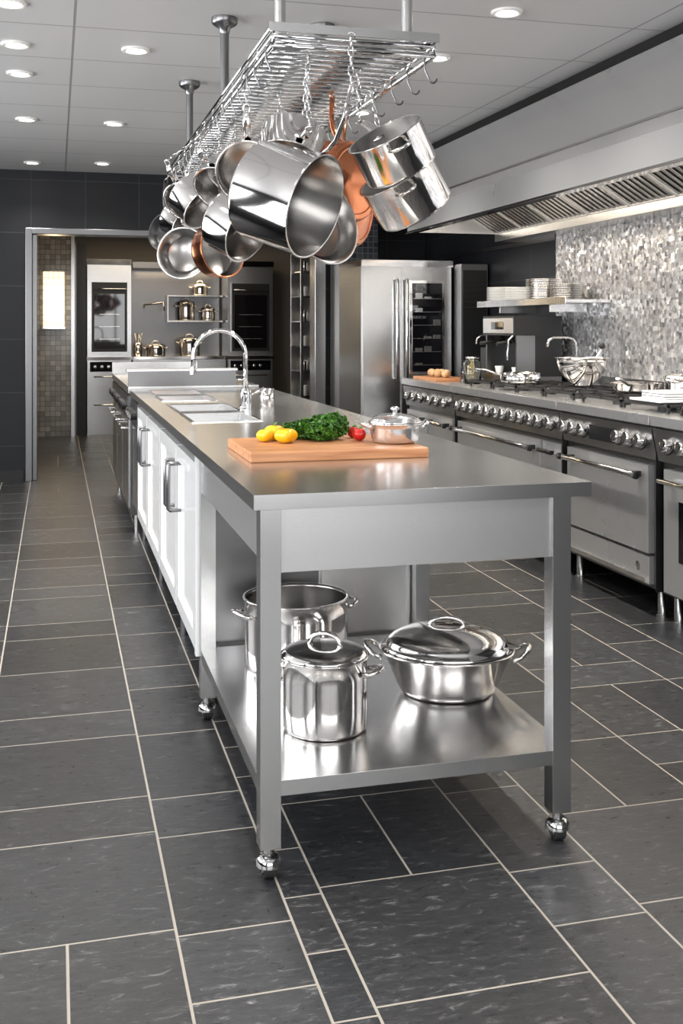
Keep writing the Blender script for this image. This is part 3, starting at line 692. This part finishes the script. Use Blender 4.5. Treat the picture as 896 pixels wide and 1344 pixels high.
# ------------------------------------------------------------------ passage beyond the doorway
def back_room():
    def col(x0,x1):
        b=MB('oven_tower'); y=13.35
        b.box(x0,x1,y,13.95,0,2.10,STEEL)
        b.box(x0-.01,x1+.01,y-.02,y,2.05,2.12,POL)
        b.box(x0+.04,x1-.04,y-.02,y,.98,1.85,STEEL); b.box(x0+.05,x1-.05,y-.03,y-.02,1.00,1.84,BLACK); b.box(x0+.08,x1-.08,y-.034,y-.03,1.04,1.70,DGLASS)
        b.tube([(x0+.07,y-.03,1.76),(x0+.07,y-.07,1.76),(x1-.07,y-.07,1.76),(x1-.07,y-.03,1.76)],.010,CHROME)
        for k in range(3): b.box(x0+.14,x1-.14,y-.037,y-.034,1.15+k*.15,1.156+k*.15,STEEL)
        b.box(x0-.01,x1+.01,y-.06,y,.90,.94,POL)
        b.box(x0+.03,x1-.03,y-.02,y,.76,.88,DGLASS); b.box(x0+.03,x1-.03,y-.02,y,.42,.74,STEEL); b.box(x0+.03,x1-.03,y-.02,y,.12,.40,STEEL)
        for z in (.70,.36): b.tube([(x0+.08,y-.02,z),(x0+.08,y-.05,z),(x1-.08,y-.05,z),(x1-.08,y-.02,z)],.009,CHROME)
        for k in range(5): b.cyl((x0+.09+k*.08,y-.02,.82),(x0+.09+k*.08,y-.05,.82),.02,CHROME,12)
        b.done(.004)
    col(.37,.89); col(2.07,2.64)
    b=MB('back_counter'); b.box(.91,2.05,13.35,13.95,.1,.90,STEEL); b.box(.905,2.055,13.30,13.97,.90,.94,POL)
    for a in (.93,1.31,1.69): b.box(a,a+.34,13.33,13.35,.14,.72,STEELD); b.tube([(a+.05,13.33,.66),(a+.05,13.29,.66),(a+.29,13.29,.66),(a+.29,13.33,.66)],.009,CHROME)
    for a in (.93,1.31,1.69): b.box(a,a+.34,13.33,13.35,.74,.88,STEEL)
    for x in (.93,2.0): b.box(x,x+.03,13.4,13.9,0,.1,BLACK)
    b.box(.91,2.05,13.93,13.97,.94,2.10,STEELD)
    b.box(.91,2.05,13.40,13.92,2.02,2.10,STEELD)
    b.done(.003)
    b=MB('back_shelf'); b.box(1.35,2.05,13.62,13.92,1.36,1.38,STEEL); b.box(1.35,2.05,13.62,13.92,1.68,1.70,STEEL); b.box(1.35,1.37,13.62,13.92,1.38,1.68,STEEL); b.done(.002)
    pot('shelf_pot',(1.62,13.55,.941),.13,.20,POL,True); pot('shelf_pot',(1.20,13.55,.941),.12,.12,POL,True)
    pot('shelf_pot',(1.60,13.77,1.381),.11,.22,POL,True); pot('shelf_pot',(1.88,13.77,1.381),.09,.14,POL,True); pot('shelf_pot',(1.78,13.77,1.701),.10,.12,POL,True)
    b=MB('utensil_jar'); b.lathe([(0,0),(.05,0),(.05,.16),(.046,.16),(.046,.01),(0,.01)],T(1.0,13.75,.941),POL,20)
    for k in range(5): b.tube([(1.0,13.75,.96),(1.0+.05*math.cos(k*1.3),13.75+.04*math.sin(k*1.3),1.22)],.006,STEEL)
    b.done()
    b=MB('swing_arm_tap'); b.tube([(1.08,13.92,1.55),(1.08,13.80,1.55),(1.08,13.78,1.58),(1.30,13.58,1.60),(1.31,13.57,1.50)],.012,CHROME); b.done()
    b=MB('glass_partition'); b.box(-.24,.18,13.25,13.32,0,2.40,MOSG); b.box(.18,.22,13.22,13.34,0,2.40,STEEL); b.box(-.28,-.24,13.22,13.34,0,2.40,STEEL); b.done()
    b=MB('sconce_lamp'); b.box(-.14,.10,13.16,13.24,1.30,1.95,WARM); b.box(-.15,.11,13.15,13.245,1.28,1.30,CHROME); b.box(-.15,.11,13.15,13.245,1.95,1.97,CHROME)
    for k in range(1,4): b.box(-.142+.06*k-.002,-.142+.06*k+.002,13.155,13.16,1.30,1.95,CHROME)
    for k in range(1,9): b.box(-.14,.10,13.155,13.16,1.30+k*.072,1.304+k*.072,CHROME)
    b.done(.001)
    b=MB('door_1'); b.box(.225,.355,13.3,13.36,0,2.3,BLACK); b.box(.225,.24,13.28,13.3,0,2.3,STEELD); b.done()
    b=MB('display_cabinet'); x0,x1,y0,y1=2.36,2.72,10.5,11.0
    b.box(x0,x1,y0,y1,0,.1,STEEL); b.box(x0,x1,y0,y1,2.05,2.12,STEEL); b.box(x0,x1,y1-.02,y1,.1,2.05,STEEL)
    for x in (x0,x1-.03):
        for y in (y0,y1-.03): b.box(x,x+.03,y,y+.03,.1,2.05,STEEL)
    for k in range(7):
        z=.35+k*.25; b.box(x0+.01,x1-.01,y0+.03,y1-.03,z,z+.012,GLASS)
        for j in range(3): b.lathe([(0,0),(.03,0),(.035,.10),(.032,.10),(.027,.008),(0,.008)],T(x0+.07+.11*j,y0+.15,z+.012),PORC if (j+k)%2 else POL,14)
    b.done(.002)
back_room()
area('passage_light',(1.3,12.2,2.43),(0,0,0),1.6,.8,30,(1,.82,.58))
area('passage_light',(1.0,10.4,2.43),(0,0,0),1.2,.5,18,(1,.84,.64))
area('undercabinet_light',(1.48,13.66,2.01),(0,0,0),1.0,.3,6,(1,.78,.5))
P=bpy.data.lights.new('sconce_glow','POINT'); P.energy=4; P.color=(1,.78,.5); P.shadow_soft_size=.05
o=bpy.data.objects.new('sconce_glow',P); o.location=(-.02,13.0,1.62); S.collection.objects.link(o)
# ------------------------------------------------------------------ world + camera
w=bpy.data.worlds.new('World'); S.world=w; w.use_nodes=True
w.node_tree.nodes['Background'].inputs[0].default_value=(.94,.96,1,1); w.node_tree.nodes['Background'].inputs[1].default_value=1.2
cam=bpy.data.cameras.new('Camera'); co=bpy.data.objects.new('Camera',cam); S.collection.objects.link(co)
co.location=(0,0,1.31); co.rotation_euler=(math.pi/2,0,-math.radians(14.83))
cam.sensor_fit='AUTO'; cam.sensor_width=36; cam.lens=36*1417/1344; cam.shift_y=-.1815; cam.clip_end=60
S.camera=co
try:
    S.view_settings.view_transform='Standard'; S.view_settings.look='None'; S.view_settings.exposure=-.12
except Exception as e: print(e)
